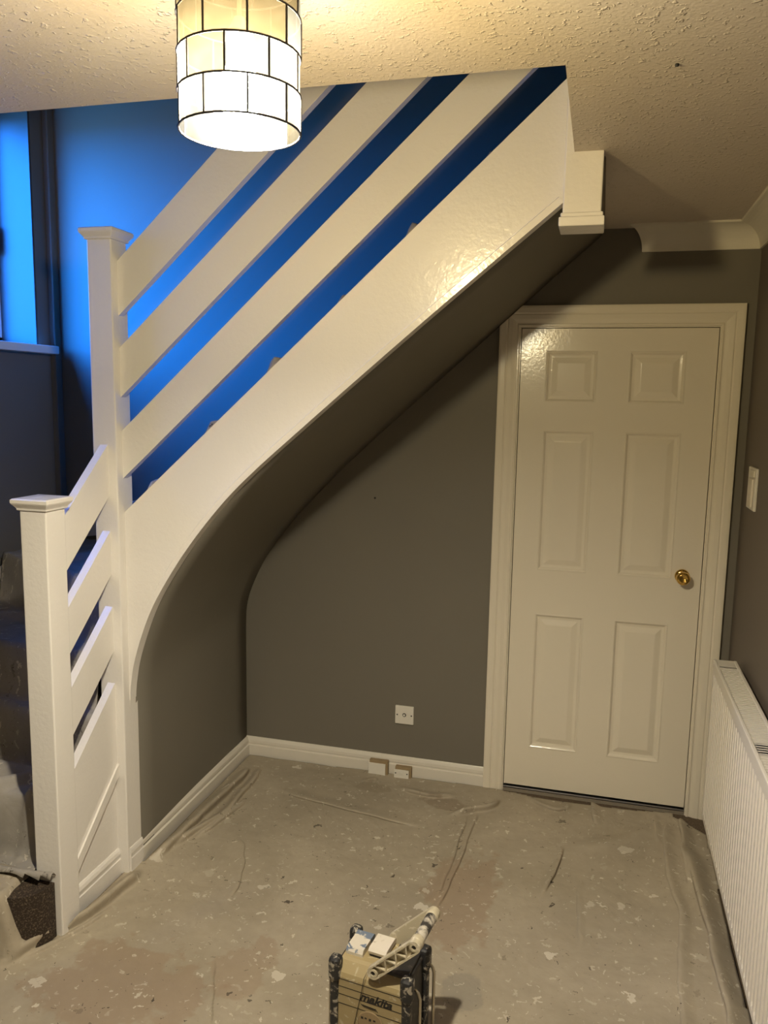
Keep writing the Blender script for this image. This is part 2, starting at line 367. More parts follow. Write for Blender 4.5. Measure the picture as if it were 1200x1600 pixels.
leaf = from_bm('door_leaf', bm, M_DOOR, dr)
for (a, b) in px:
    for (c, d) in pz:
        bm = bmesh.new(); prev = None
        prof = [(0, 0.0), (0.005, -0.0015), (0.009, 0.001), (0.014, 0.007), (0.022, 0.0085), (0.026, 0.0085), (0.046, 0.002), (0.050, 0.0012), (0.052, 0.0012)]
        for (o, y) in prof:
            ring = [bm.verts.new(p) for p in ((a+o, LY+y, c+o), (b-o, LY+y, c+o), (b-o, LY+y, d-o), (a+o, LY+y, d-o))]
            if prev:
                for k in range(4): bm.faces.new((prev[k], prev[(k+1) % 4], ring[(k+1) % 4], ring[k]))
            prev = ring
        bm.faces.new(prev)
        from_bm('door_panel', bm, M_DOOR, leaf)
lathe('knob_rose', [(0.0, 0.0), (0.029, 0.0), (0.029, -0.004), (0.024, -0.009), (0.014, -0.012), (0.0, -0.0125)], (0.687, LY, 1.025), M_BRASS, leaf, 'y')
lathe('door_knob', [(0.0, -0.01), (0.011, -0.01), (0.010, -0.024), (0.014, -0.030), (0.023, -0.036), (0.027, -0.046), (0.0265, -0.054), (0.022, -0.061), (0.013, -0.0645), (0.012, -0.063), (0.0, -0.063)], (0.687, LY, 1.025), M_BRASS, leaf, 'y')
# lining and stop
boxes('door_lining', [(-0.013, 0.0, -0.004, 0.07, 0, DZ1+0.011), (DX1, DX1+0.013, -0.004, 0.07, 0, DZ1+0.011), (0.0, DX1, -0.004, 0.07, DZ1, DZ1+0.011)], M_DOOR, dr)
# moulded architrave, mitred; its top left corner is cut off along the sloping soffit
prof = [(0.004, 0.0), (0.004, -0.010), (0.008, -0.013), (0.012, -0.013), (0.015, -0.010), (0.020, -0.0105), (0.034, -0.016), (0.050, -0.0185), (0.054, -0.0165), (0.060, -0.0205), (0.078, -0.022), (0.086, -0.021), (0.088, -0.018), (0.088, 0.0)]
def arch_piece(name, line):
    bm = bmesh.new(); cols = []
    for (o, y) in prof: cols.append([bm.verts.new(p) for p in line(o, y)])
    for i in range(len(cols)-1):
        for k in range(len(cols[0])-1): bm.faces.new((cols[i][k], cols[i+1][k], cols[i+1][k+1], cols[i][k+1]))
    for k in range(len(cols[0])-1): bm.faces.new((cols[-1][k], cols[0][k], cols[0][k+1], cols[-1][k+1]))
    bm.faces.new([c[0] for c in cols]); bm.faces.new([c[-1] for c in cols][::-1])
    bmesh.ops.recalc_face_normals(bm, faces=bm.faces)
    g = bm.verts[:]+bm.edges[:]+bm.faces[:]
    nrm = Vector((-0.905, 0, 1)).normalized()
    r = bmesh.ops.bisect_plane(bm, geom=g, plane_co=(0.0, 0, 2.100), plane_no=nrm, clear_outer=True)
    es = [e for e in r['geom_cut'] if isinstance(e, bmesh.types.BMEdge)]
    if es: bmesh.ops.contextual_create(bm, geom=es)
    return from_bm(name, bm, M_DOOR, dr)
arch_piece('architrave', lambda o, y: ((-o, y, 0.0), (-o, y, DZ1+o)))
arch_piece('architrave', lambda o, y: ((DX1+o, y, 0.0), (DX1+o, y, DZ1+o)))
arch_piece('architrave', lambda o, y: ((-o, y, DZ1+o), (DX1+o, y, DZ1+o)))
box('threshold_board', 0.0, DX1, -0.004, 0.07, 0.0, 0.012, M_THRESH, dr)
box('threshold_strip', 0.0, DX1, 0.0, 0.03, 0.012, 0.022, M_ALU, dr, 0.003)

# ------------------------------------------------------------------ stair window
wd = root('window_1', (XL-0.2, (WY0+WY1)/2, WZ0), 'white framed stair window with pale deep reveal on left wall', None, None, 'structure')
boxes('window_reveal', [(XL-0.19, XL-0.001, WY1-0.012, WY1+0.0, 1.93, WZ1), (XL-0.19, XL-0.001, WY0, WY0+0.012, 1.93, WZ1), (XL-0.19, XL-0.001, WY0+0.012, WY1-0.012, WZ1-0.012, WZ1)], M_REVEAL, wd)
fr_ = []
for (a, b) in ((WY0, WY0+0.06), (WY1-0.06, WY1)): fr_.append((XL-0.25, XL-0.19, a, b, 1.93, WZ1))
for (a, b) in ((1.90, 1.97), (WZ1-0.06, WZ1)): fr_.append((XL-0.25, XL-0.19, WY0, WY1, a, b))
fo = boxes('window_frame', fr_, M_UPVC, wd)
for (a, b) in ((WY0+0.06, WY1-0.06),):
    for (c, d) in ((1.97, WZ1-0.06),): box('window_pane', XL-0.225, XL-0.221, a, b, c, d, M_GLASS, fo)
box('window_sill', XL-0.19, XL+0.06, WY0-0.07, -0.057, 1.897, 1.934, M_UPVC, wd, 0.004)
box('window_handle', XL-0.19, XL-0.165, WY1-0.05, WY1-0.03, 2.35, 2.47, M_DARK, wd, 0.004)

# ================================================================== STAIRCASE
st = root('staircase', (-1.27, -0.98, 0), 'white painted staircase with flat sloping rails, square newels and curved string', 'staircase')
def cap(parent, cx, cy, z0, s=1.0, flip=1):
    bm = bmesh.new(); prev = None
    for (hw, z) in ((0.046, 0.0), (0.050, 0.002), (0.051, 0.008), (0.054, 0.012), (0.0605, 0.020), (0.0625, 0.024), (0.0625, 0.033), (0.058, 0.0365)):
        hw *= s; z = z0+flip*z*s
        ring = [bm.verts.new((cx+a*hw, cy+b*hw, z)) for a, b in ((-1, -1), (1, -1), (1, 1), (-1, 1))]
        if prev is None: bm.faces.new(ring[::-1])
        else:
            for k in range(4): bm.faces.new((prev[k], prev[(k+1) % 4], ring[(k+1) % 4], ring[k]))
        prev = ring
    c = bm.verts.new((cx, cy, z+flip*0.004)); 
    for k in range(4): bm.faces.new((prev[k], prev[(k+1) % 4], c))
    return from_bm('newel_cap', bm, M_WHITE, parent)
NX0, NX1 = -1.3126, -1.2226
UY0, UY1 = -1.0416, -0.9516
LY0, LY1 = -1.4104, -1.3204
n1 = box('newel_post', NX0, NX1, UY0, UY1, 0, 2.214, M_WHITE, st, 0.004); cap(n1, (NX0+NX1)/2, (UY0+UY1)/2, 2.212)
n2 = box('newel_post', NX0, NX1, LY0, LY1, 0, 1.374, M_WHITE, st, 0.004); cap(n2, (NX0+NX1)/2, (LY0+LY1)/2, 1.372)
n3 = box('newel_post', 0.199, 0.303, -1.042, -0.938, 2.234, 3.75, M_WHITE, st, 0.004)
bm = bmesh.new(); add_box(bm, 0.190, 0.313, -1.052, -0.930, 2.199, 2.224, 0.003); add_box(bm, 0.194, 0.309, -1.048, -0.934, 2.224, 2.236, 0.004)
from_bm('newel_cap', bm, M_WHITE, n3)
# string of the upper flight
SL = 0.9055
def ztop(x): return 1.318 + SL*(x+1.223)
SY0, SY1 = -1.004, -0.968
curve = [p for p in FCs if p[1] > 0.62 and p[0] < 0.199]
curve.append((0.199, 2.273))
pts = [(-1.2226, 0.62)] + [(x, z) for x, z in curve if x > -1.2225] + [(0.199, ztop(0.199)), (-1.2226, ztop(-1.2226))]
st_o = prism('stringer', pts, 1, SY0, SY1, M_WHITE, st)
# bead along the lower edge of the string
bm = bmesh.new(); prev = None; cv = [(max(x, -1.2222), z) for x, z in curve if z > 0.63]
L = len(cv)
for i, (x, z) in enumerate(cv):
    a = Vector(cv[max(i-1, 0)]); b = Vector(cv[min(i+1, L-1)]); d = (b-a).normalized(); nx, nz = -d.y, d.x
    tp_ = min(1, max(0.06, (z-0.63)/0.25)); w = 0.021*tp_
    ring = [(x+nx*w, SY0-0.0005, z+nz*w), (x+nx*(w-0.003*tp_), SY0-0.007*tp_, z+nz*(w-0.003*tp_)), (x-nx*0.001, SY0-0.006*tp_, z-nz*0.001), (x-nx*0.002, SY1, z-nz*0.002)]
    ring = [bm.verts.new(p) for p in ring]
    if prev:
        for k in range(4): bm.faces.new((prev[k], prev[(k+1) % 4], ring[(k+1) % 4], ring[k]))
    prev = ring
from_bm('edge_bead', bm, M_WHITE, st_o)
# sloping rails of the upper flight
RY0, RY1 = -1.008, -0.980
def rail_z(zl, x): return zl + SL*(x+1.2226)
XE = 0.199
for (zt, zb) in ((2.148, 1.973), (1.869, 1.707), (1.595, 1.434)):
    prism('rail', [(-1.2226, zb), (XE, rail_z(zb, XE)), (XE, rail_z(zt, XE)), (-1.2226, zt)], 1, RY0, RY1, M_WHITE, st, 0.002)
# lower rails and string between the two newels (run in depth)
PX0, PX1 = -1.284, -1.256
SLL = 0.875
for (zt, zb) in ((1.305, 1.131), (1.012, 0.862), (0.748, 0.590)):
    z = lambda q, y: q + SLL*(y+1.3204)
    prism('rail', [(LY1, z(zb, LY1)), (UY0, z(zb, UY0)), (UY0, z(zt, UY0)), (LY1, z(zt, LY1))], 0, PX0, PX1, M_WHITE, st, 0.002)
zq = 0.474
ls = prism('lower_string', [(LY1, 0.168), (UY0, 0.420), (UY0, zq+SLL*(UY0-LY1)), (LY1, zq)], 0, PX0, PX1, M_WHITE, st, 0.002)
prism('string_moulding', [(LY1, 0.128), (UY0, 0.378), (UY0, 0.422), (LY1, 0.172)], 0, PX1-0.004, PX1+0.007, M_WHITE, ls, 0.003)
prism('spandrel_panel', [(LY1, 0.0), (UY0, 0.0), (UY0, 0.40), (LY1, 0.15)], 0, PX0+0.004, PX1-0.008, M_WHITE, st)
pr = [(0, 0), (0.012, 0), (0.012, 0.060), (0.009, 0.063), (0.009, 0.068), (0.011, 0.080), (0.008, 0.092), (0.003, 0.10), (0, 0.10)]
prism('skirting_strip', [(PX1-0.008+a, z) for a, z in pr], 1, LY1, UY0, M_WHITE, st)
prism('skirting_strip', [(-1.2226+a*0.6, z) for a, z in pr], 1, UY0+0.01, UY1, M_WHITE, st)

# steps: three straight, three winders round the newel, then the upper flight
RISE = 1.383/7; PVX, PVY = -1.268, -0.997
XN = [-1.168+0.2275*k for k in range(7)]
def zstep(k): return 1.383+0.206*k
def step_box(x0, x1, y0, y1, z, t=0.19): return box('step', x0, x1, y0, y1, max(0, z-t), z, M_CARPET, st, 0.012, 2)
bm = bmesh.new()
cpts = [(XL+0.02, -1.30), (XL+0.02, -1.525)] + [(-1.345+0.10*math.sin(t), -1.425-0.10*math.cos(t)) for t in [math.pi/2*k/8 for k in range(9)]] + [(-1.245, -1.412), (-1.3127, -1.412), (-1.3127, -1.30)]
add_prism(bm, cpts, 2, 0, RISE, 0.022)
from_bm('step', bm, M_CARPET, st)
step_box(XL+0.02, PX0-0.002, -1.305, -1.07, 2*RISE); step_box(XL+0.02, PX0-0.002, -1.08, -0.985, 3*RISE)
def winder(poly, z): prism('step', poly, 2, z-0.17, z, M_CARPET, st)
t30, t60 = math.tan(math.radians(30)), math.tan(math.radians(60))
Dx = PVX-(XL+0.02)
winder([(-1.3127, -0.99), (XL+0.02, -0.99), (XL+0.02, PVY+Dx*t30), (-1.3127, PVY+0.045*t30)], 4*RISE)
winder([(-1.3127, PVY+0.03), (XL+0.02, PVY+Dx*t30), (XL+0.02, -0.02), (PVX-(-0.02-PVY)/t60, -0.02), (-1.28, -0.95)], 5*RISE)
winder([(-1.28, -0.95), (PVX-(-0.02-PVY)/t60, -0.02), (-1.16, -0.02), (-1.16, -0.95)], 6*RISE)
for k, x in enumerate(XN[:6]): step_box(x, x+0.235, -0.966, -0.02, zstep(k), 0.065)
# wall strings
prism('wall_string', [(-1.6, 0.0), (-1.6, 0.20), (-1.15, 0.66), (-0.95, 0.80), (-0.447, 0.946), (-0.313, 0.979), (0.0, 1.10), (0.0, 0.5), (-0.8, 0.2)], 0, XL, XL+0.02, M_WHITE, st)
prism('wall_string', [(XL, 1.0), (XL, 1.10), (-1.4, 1.32), (-1.2, 1.45), (0.19, ztop(0.19)+0.05), (0.19, 2.45), (-1.2, 1.15)], 1, -0.02, 0.0, M_WHITE, st)

# ================================================================== DUST SHEETS
def fbm(x, y, seed, f0=1.0, octs=4):
    r = np.random.default_rng(seed); s = 0
    for o in range(octs):
        for _ in range(4):
            a = r.uniform(0, 2*np.pi); f = f0*(2**o)*r.uniform(0.7, 1.4); p = r.uniform(0, 6.28)
            s = s + np.sin((x*np.cos(a)+y*np.sin(a))*f*2*np.pi+p)*(0.5**o)/4
    return s
def smooth01(t): t = np.clip(t, 0, 1); return t*t*(3-2*t)
def seg_ridge(X, Y, pl, width, taper=0.12, steep=1.0):
    """distance to a polyline -> rounded ridge profile with tapered ends; steep < 1 makes the right side of the line drop faster"""
    best = np.full(X.shape, 1e9); tt = np.zeros(X.shape); sg = np.ones(X.shape)
    lens = [math.dist(pl[i], pl[i+1]) for i in range(len(pl)-1)]; tot = sum(lens); acc = 0
    for i in range(len(pl)-1):
        ax, ay = pl[i]; bx, by = pl[i+1]; dx, dy = bx-ax, by-ay; L2 = dx*dx+dy*dy+1e-12
        t = np.clip(((X-ax)*dx+(Y-ay)*dy)/L2, 0, 1); d = np.hypot(X-ax-t*dx, Y-ay-t*dy)
        m = d < best; best = np.where(m, d, best); tt = np.where(m, (acc+t*lens[i]), tt); acc += lens[i]
        sg = np.where(m, np.sign((X-ax)*dy-(Y-ay)*dx), sg)
    e = np.clip(np.minimum(tt, tot-tt)/min(taper, 0.28*tot), 0.0, 1)
    wd_ = np.where(sg > 0, width*steep, width*(2-steep))
    return np.exp(-(best/wd_)**2)*(e*e*(3-2*e))
def grid_mesh(name, xs, ys, Xd, Yd, Z, keep, mat, thick=0.0025):
    nx, ny = len(xs), len(ys); idx = -np.ones((ny, nx), int); verts = []; 
    kv = np.zeros((ny, nx), bool)
    cell = keep[:-1, :-1] & keep[1:, :-1] & keep[:-1, 1:] & keep[1:, 1:]
    kv[:-1, :-1] |= cell; kv[1:, :-1] |= cell; kv[:-1, 1:] |= cell; kv[1:, 1:] |= cell
    idx[kv] = np.arange(kv.sum())
    v = np.stack([Xd[kv], Yd[kv], Z[kv]], 1)
    q = np.stack([idx[:-1, :-1][cell], idx[:-1, 1:][cell], idx[1:, 1:][cell], idx[1:, :-1][cell]], 1)
    me = bpy.data.meshes.new(name); me.from_pydata(v.tolist(), [], q.tolist()); me.update()
    o = link(name, me, mat, None, True)
    s = o.modifiers.new('thickness', 'SOLIDIFY'); s.thickness = thick; s.offset = 1.0
    return o
# ---- floor sheet
xs = np.concatenate([np.arange(-2.19, -1.45, 0.02), np.arange(-1.45, 0.862, 0.0065)]); ys = np.concatenate([np.arange(-3.6, -1.8, 0.03), np.arange(-1.8, -0.008, 0.0065)])
X, Y = np.meshgrid(xs, ys)
Z = 0.008 + 0.0035*fbm(X, Y, 3, 1.3, 3) + 0.0012*fbm(X, Y, 5, 6.0, 2)
R_ = [([(-1.36, -1.60), (-1.328, -1.555), (-1.285, -1.432), (-1.225, -1.30), (-1.205, -1.142), (-1.190, -1.0)], 0.020, 0.034),
      ([(-1.30, -1.56), (-1.24, -1.44), (-1.19, -1.33), (-1.16, -1.2)], 0.007, 0.009),
      ([(-1.195, -0.98), (-1.18, -0.634), (-1.165, -0.386), (-1.16, -0.14)], 0.022, 0.030),
      ([(-1.165, -0.87), (-1.139, -0.73), (-1.089, -0.55), (-1.093, -0.32), (-1.11, -0.12)], 0.013, 0.020),
      ([(-1.12, -0.80), (-1.10, -0.70), (-1.06, -0.52), (-1.05, -0.40)], 0.010, 0.011),
      ([(-0.20, -0.318), (-0.108, -0.243), (-0.033, -0.192), (0.004, -0.100)], 0.012, 0.022),
      ([(-0.074, -0.233), (-0.092, -0.455), (-0.101, -0.641), (-0.114, -0.848), (-0.135, -0.98)], 0.007, 0.010),
      ([(-0.122, -0.269), (-0.125, -0.559), (-0.129, -0.774), (-0.150, -0.95)], 0.007, 0.008),
      ([(0.285, -0.40), (0.273, -0.431), (0.247, -0.581), (0.210, -0.78)], 0.009, 0.013),
      ([(0.753, -0.02), (0.754, -0.25), (0.735, -0.60)], 0.014, 0.020),
      ([(0.690, -0.10), (0.675, -0.536), (0.698, -0.753), (0.665, -1.1), (0.65, -1.6)], 0.012, 0.011),
      ([(0.765, -0.28), (0.780, -0.58), (0.790, -0.85), (0.80, -1.5)], 0.020, 0.026),
      ([(0.30, -0.43), (0.474, -0.31), (0.655, -0.12)], 0.035, 0.009),
      ([(0.346, -0.60), (0.351, -0.691), (0.362, -1.02)], 0.006, 0.006),
      ([(0.651, -0.03), (0.640, -0.30)], 0.008, 0.008),
      ([(-0.97, -0.70), (-0.90, -0.82), (-0.861, -0.91), (-0.807, -1.126)], 0.014, 0.007),
      ([(-0.73, -1.35), (-0.704, -1.441), (-0.60, -1.65)], 0.008, 0.005),
      ([(0.399, -0.01), (0.405, -0.10), (0.411, -0.22)], 0.012, 0.014),
      ([(-0.95, -0.30), (-0.6, -0.36), (-0.25, -0.42)], 0.02, 0.006),
      ([(-0.45, -0.13), (-0.30, -0.16), (-0.18, -0.12)], 0.015, 0.012),
      ([(-0.62, -0.12), (-0.55, -0.08)], 0.012, 0.01),
      ([(0.10, -0.05), (0.25, -0.12), (0.30, -0.03)], 0.015, 0.010)]
DX_ = np.zeros(X.shape); DY_ = np.zeros(X.shape)
for q, (pl, w, h) in enumerate(R_):
    pw = catmull(pl, 4); jit = 0.006*fbm(X, Y, 100+q, 4.0, 2)
    pr_ = seg_ridge(X+jit, Y+jit, pw, w); Z += 1.45*h*pr_
    dv = Vector((pl[-1][0]-pl[0][0], pl[-1][1]-pl[0][1])).normalized(); nv = Vector((-dv.y, dv.x)); md = Vector(pl[len(pl)//2])
    if nv.dot(Vector((0.33, -3.4))-md) < 0: nv = -nv
    ln_ = 1.75 if w < 0.03 else 0.4
    DX_ += nv.x*ln_*w*pr_; DY_ += nv.y*ln_*w*pr_
Z = np.maximum(Z, 0.002)
# climbs over the front and the tread of the bottom step, leaving its corner by the newel bare
up = smooth01((Y+1.60)/0.06)
bx = -1.44 + 0.12*up + 0.008*fbm(X, Y, 11, 4, 2)
side = smooth01((bx-X)/0.03)
Z += up*side*(RISE+0.012+0.008*fbm(X, Y, 13, 3, 3))
keep = (X > -2.18) & (X < 0.832+0.006*fbm(X, Y, 17, 1.5, 2)) & (Y < -0.022+0.010*fbm(X, Y, 19, 1.2, 2) - 0.05*np.clip((X-0.05)/0.1, 0, 1)*0.5*(1-np.clip((X-0.55)/0.15, 0, 1)))
keep &= ~((X < -1.213+0.003*fbm(X, Y, 23, 3, 2)) & (Y > -0.96))
keep &= ~((X < -1.243) & (Y > -1.405))
keep &= ~((X > bx) & (X < -1.25) & (Y > -1.43))
keep &= ~((X > 0.72) & (Y > -0.05-0.9*(X-0.72)))
fs = grid_mesh('floor_dust_sheet', xs, ys, X+DX_, np.minimum(Y+DY_, -0.02), Z, keep, M_SHEET)
tag(fs, 'paint spattered beige canvas dust sheet spread over the floor', 'dust sheet')

# ---- stair sheet
def smoothstep(a, b, x): t = np.clip((x-a)/(b-a), 0, 1); return t*t*(3-2*t)
xs = np.arange(-2.19, 0.195, 0.0085); ys = np.arange(-1.50, -0.03, 0.0085)
X, Y = np.meshgrid(xs, ys); J = 0.012*fbm(X, Y, 31, 2.0, 3)
Zl = RISE*(0 + 1.0 + smoothstep(-1.365, -1.322, Y+J) + smoothstep(-1.14, -1.098, Y+J) + smoothstep(-1.06, -1.015, Y+J*0.5))
th = np.degrees(np.arctan2(Y-PVY, PVX-X)); rr = np.hypot(X-PVX, Y-PVY); tw = np.degrees(0.03/np.maximum(rr, 0.05))
Zw = RISE*(4 + smoothstep(30-tw, 30+tw*0.2, th) + smoothstep(60-tw, 60+tw*0.2, th))
Zst = np.where((Y > -0.995) & (X < -1.18), np.maximum(Zw, Zl), Zl)
Zu = np.full(X.shape, 6*RISE)
for k, x in enumerate(XN[:6]):
    Zu += (0.206 if k else RISE)*smoothstep(x-0.045, x+0.010, X+J*0.4)
Zst = np.where(X >= -1.20, Zu, Zst)
Z = Zst + 0.022 + 0.008*fbm(X, Y, 37, 2.5, 3) + 0.003*fbm(X, Y, 41, 8, 2)
for k, x in enumerate(XN[:6]):     # cloth bunches over each nosing
    Z += 0.026*np.exp(-((X-x-0.006)/0.030)**2)*(0.6+0.6*fbm(X, Y, 50+k, 3, 2))
tq = smooth01((-0.930-Y)/0.03)*(X > -1.2)                          # tucked in against the string
Z = Z*(1-tq)+np.minimum(Z, 1.318+SL*(X+1.223)+0.016)*tq
for pl, w, h in (([(-2.1, -1.25), (-1.7, -1.19), (-1.4, -1.2)], 0.03, 0.03), ([(-2.1, -0.8), (-1.8, -0.7), (-1.5, -0.86)], 0.03, 0.03), ([(-1.95, -1.35), (-1.8, -1.1), (-1.9, -0.9)], 0.03, 0.025),
                 ([(-1.6, -1.4), (-1.5, -1.28), (-1.36, -1.12)], 0.018, 0.04), ([(-1.42, -1.40), (-1.36, -1.25), (-1.33, -1.08)], 0.014, 0.035), ([(-1.9, -0.6), (-1.7, -0.35), (-1.4, -0.3)], 0.03, 0.03)):
    Z += h*seg_ridge(X, Y, pl, w)
hem = -1.462 + 0.012*fbm(X, X*0, 61, 2.5, 3) + 0.02*np.clip((X+1.35)/0.1, 0, 1)
Z += (0.026+0.012*fbm(X, Y, 63, 3, 2))*np.exp(-((Y-hem-0.018)/0.015)**2)*(X < -1.2) - 0.012*np.clip((X+1.32)/0.08, 0, 1)*(Y < -1.40)          # rolled hem
keep = (((X < PX0-0.006) & (Y > hem) & (X > -2.185)) | ((X < -1.236) & (Y > hem) & (Y < -1.414)) | ((Y > -0.94) & (X >= -1.35)) | ((Y > -0.963) & (X > -1.205))) & ~((X > NX0-0.008) & (X < NX1+0.008) & (Y < UY1+0.008) & (Y > -1.06))
keep &= ~((X > -1.30) & (X < -1.206) & (Y < -0.94) & (Y > -1.30)); keep &= ~((X > NX0-0.006) & (Y < LY1+0.006) & (Y > -1.414))
ss = grid_mesh('stair_dust_sheet', xs, ys, X, Y, Z, keep, M_SHEET2)
tag(ss, 'grey creased dust sheet draped over the stair treads behind the newel posts', 'dust sheet')

# ================================================================== PENDANT LAMP
LX, LYY, LZB = -0.204, -2.257, 2.103; LR = 0.0885; RH = 0.0515; NS = 9
lamp = root('pendant_lamp', (LX, LYY, H), 'lit cylindrical pale shell pendant lampshade hanging from the ceiling', 'lamp')
face = math.atan2(-3.405-LYY, 0.328-LX)          # towards the photographer
shade = None; bmf = bmesh.new(); cells = []
def arc(p, q, z):
    c = Vector((LX, LYY, 0)); out = []
    for i in range(5):
        v = p+(q-p)*i/4-c; out.append(c+v.normalized()*LR+Vector((0, 0, z)))
    return out
for r in range(5):
    z0 = LZB+r*RH; off = math.radians(6.8) + (math.radians(20) if r % 2 else 0)
    # angles grow clockwise seen from below -> mirrored sign
    A = [face + off + 2*math.pi*k/NS for k in range(NS)]
    P = [Vector((LX+LR*math.cos(a), LYY+LR*math.sin(a), 0)) for a in A]
    for k in range(NS):
        p, q = P[k], P[(k+1) % NS]
        cells.append((p, q, z0, r, k))
        add_tube(bmf, arc(p, q, z0), 0.0017, 5)
        add_tube(bmf, [p+Vector((0, 0, z0)), p+Vector((0, 0, z0+RH))], 0.0017, 5)
        if r == 4: add_tube(bmf, arc(p, q, z0+RH), 0.0017, 5)
zt = LZB+5*RH
for a in (0, 2.094, 4.189): add_tube(bmf, [(LX+0.02*math.cos(a), LYY+0.02*math.sin(a), zt-0.012), (LX+LR*math.cos(a)*0.98, LYY+LR*math.sin(a)*0.98, zt-0.002)], 0.0013, 5)
shade = from_bm('lampshade', bmf, M_WIRE, lamp)
for (p, q, z0, r, k) in cells:
    d = (q-p).normalized(); n_ = Vector((d.y, -d.x, 0)); g = 0.0012; bm = bmesh.new()
    if (p+q-Vector((2*LX, 2*LYY, 0))).dot(n_) < 0: n_ = -n_
    rows = []
    for j in range(3):
        z = z0+g+(RH-2*g)*j/2; rows.append([])
        for i in range(4):
            t = i/3; bul = 0.0046*(1-(2*t-1)**2)
            rows[-1].append(bm.verts.new(p+d*g+(q-p-2*d*g)*t+n_*bul+Vector((0, 0, z))))
    for j in range(2):
        for i in range(3): bm.faces.new((rows[j][i], rows[j][i+1], rows[j+1][i+1], rows[j+1][i]))
    mt = random.choice([0, 1, 1, 3, 3, 2]) if r >= 2 else random.choice([0, 2, 2, 1])
    from_bm('shell', bm, (SHELLS2 if r >= 2 else SHELLS)[mt], shade, True)
lathe('top_light_block', [(0.0, -0.001), (LR*0.97, -0.001), (LR*0.97, 0.0), (0.0, 0.0)], (LX, LYY, zt-0.004), M_PLASTIC, shade)  # unseen disc added over the shade to keep bulb light off the ceiling
bz = LZB+0.054
lathe('bulb', [(0.0, -0.036), (0.012, -0.0345), (0.022, -0.029), (0.030, -0.018), (0.033, -0.004), (0.031, 0.012), (0.024, 0.028), (0.016, 0.042), (0.0135, 0.052), (0.0, 0.052)], (LX, LYY, bz), M_BULB, lamp)
lathe('bulb_holder', [(0.0, 0.0), (0.0165, 0.0), (0.018, 0.015), (0.021, 0.02), (0.021, 0.028), (0.016, 0.034), (0.008, 0.05), (0.0, 0.05)], (LX, LYY, bz+0.052), M_PLASTIC, lamp)
tube('flex', [(LX, LYY, bz+0.10), (LX+0.001, LYY, bz+0.15), (LX, LYY, H-0.01)], 0.0035, M_PLASTIC, lamp)
lathe('ceiling_rose', [(0.0, -0.022), (0.012, -0.022), (0.02, -0.018), (0.036, -0.010), (0.04, 0.0), (0.0, 0.0)], (LX, LYY, H), M_PLASTIC, lamp)

# ================================================================== RADIATOR
rx = 0.789; RY_0, RY_1 = -1.88, -0.285; RZ0, RZ1 = 0.142, 0.776
rad = root('radiator', (0.83, -1.08, 0.14), 'long cream fluted panel radiator with slotted top under the right wall', 'radiator')
bm = bmesh.new(); pitch = 0.036; nn = int((RY_1-RY_0-0.03)/pitch); cols = []
zz = [RZ0, RZ0+0.012, RZ0+0.030, RZ0+0.042, RZ1-0.060, RZ1-0.048, RZ1-0.03, RZ1-0.02]
yl = []
for k in range(nn):
    b0 = RY_0+0.015+k*pitch
    for t, dpt in ((0.0, 0), (0.34, 0), (0.46, 1), (0.86, 1), (0.98, 0)): yl.append((b0+t*pitch, dpt))
yl = [(RY_0, 0)] + yl + [(RY_1, 0)]
for (y, dp) in yl:
    col = []
    for i, z in enumerate(zz):
        on = 1.0 if 3 <= i <= 4 else 0.0
        x = rx + 0.011*dp*on + (0.004 if i in (0,) else 0)
        col.append(bm.verts.new((x, y, z)))
    cols.append(col)
for i in range(len(cols)-1):
    for k in range(len(zz)-1): bm.faces.new((cols[i][k], cols[i+1][k], cols[i+1][k+1], cols[i][k+1]))
fp = from_bm('front_panel', bm, M_RAD, rad); sm = fp.modifiers.new('thickness', 'SOLIDIFY'); sm.thickness = 0.0015
box('back_panel', rx+0.070, rx+0.078, RY_0, RY_1, RZ0, RZ1-0.02, M_RAD, rad)
bm = bmesh.new(); add_box(bm, rx-0.003, rx+0.009, RY_0, RY_1, RZ1-0.026, RZ1+0.001, 0.003); add_box(bm, rx+0.068, rx+0.080, RY_0, RY_1, RZ1-0.02, RZ1+0.001, 0.003)
add_box(bm, rx+0.009, rx+0.068, RY_1-0.09, RY_1, RZ1-0.006, RZ1-0.001); add_box(bm, rx+0.009, rx+0.068, -1.13, -1.05, RZ1-0.006, RZ1-0.001); add_box(bm, rx+0.009, rx+0.068, RY_0, RY_0+0.08, RZ1-0.006, RZ1-0.001)
from_bm('top_frame', bm, M_RAD, rad)
bm = bmesh.new(); y = RY_0+0.085
while y < RY_1-0.09: add_box(bm, rx+0.009, rx+0.068, y, y+0.0085, RZ1-0.006, RZ1-0.001); y += 0.0165
gr = from_bm('grille_slats', bm, M_RAD, rad); gr['kind'] = 'stuff'
for (a, b) in ((RY_1-0.002, RY_1+0.002), (RY_0-0.002, RY_0+0.002)): box('side_panel', rx+0.003, rx+0.075, a, b, RZ0+0.005, RZ1-0.004, M_RAD, rad)
boxes('convector_fins', [(rx+0.02, rx+0.06, RY_0+0.03, RY_1-0.03, RZ0+0.04, RZ1-0.06)], M_RAD, rad)
for y in (-0.5, -1.6): box('wall_bracket', rx+0.077, XR, y-0.02, y+0.02, RZ0+0.05, RZ1-0.08, M_RAD, rad)
tube('pipe', [(rx+0.04, -0.262, -0.0), (rx+0.04, -0.262, 0.165), (rx+0.04, -0.27, 0.18), (rx+0.04, -0.288, 0.185)], 0.0075, M_RAD, rad)
lathe('valve', [(0.0, -0.02), (0.012, -0.02), (0.014, -0.005), (0.014, 0.012), (0.010, 0.022), (0.0, 0.022)], (rx+0.04, -0.262, 0.185), M_PLASTIC, rad)

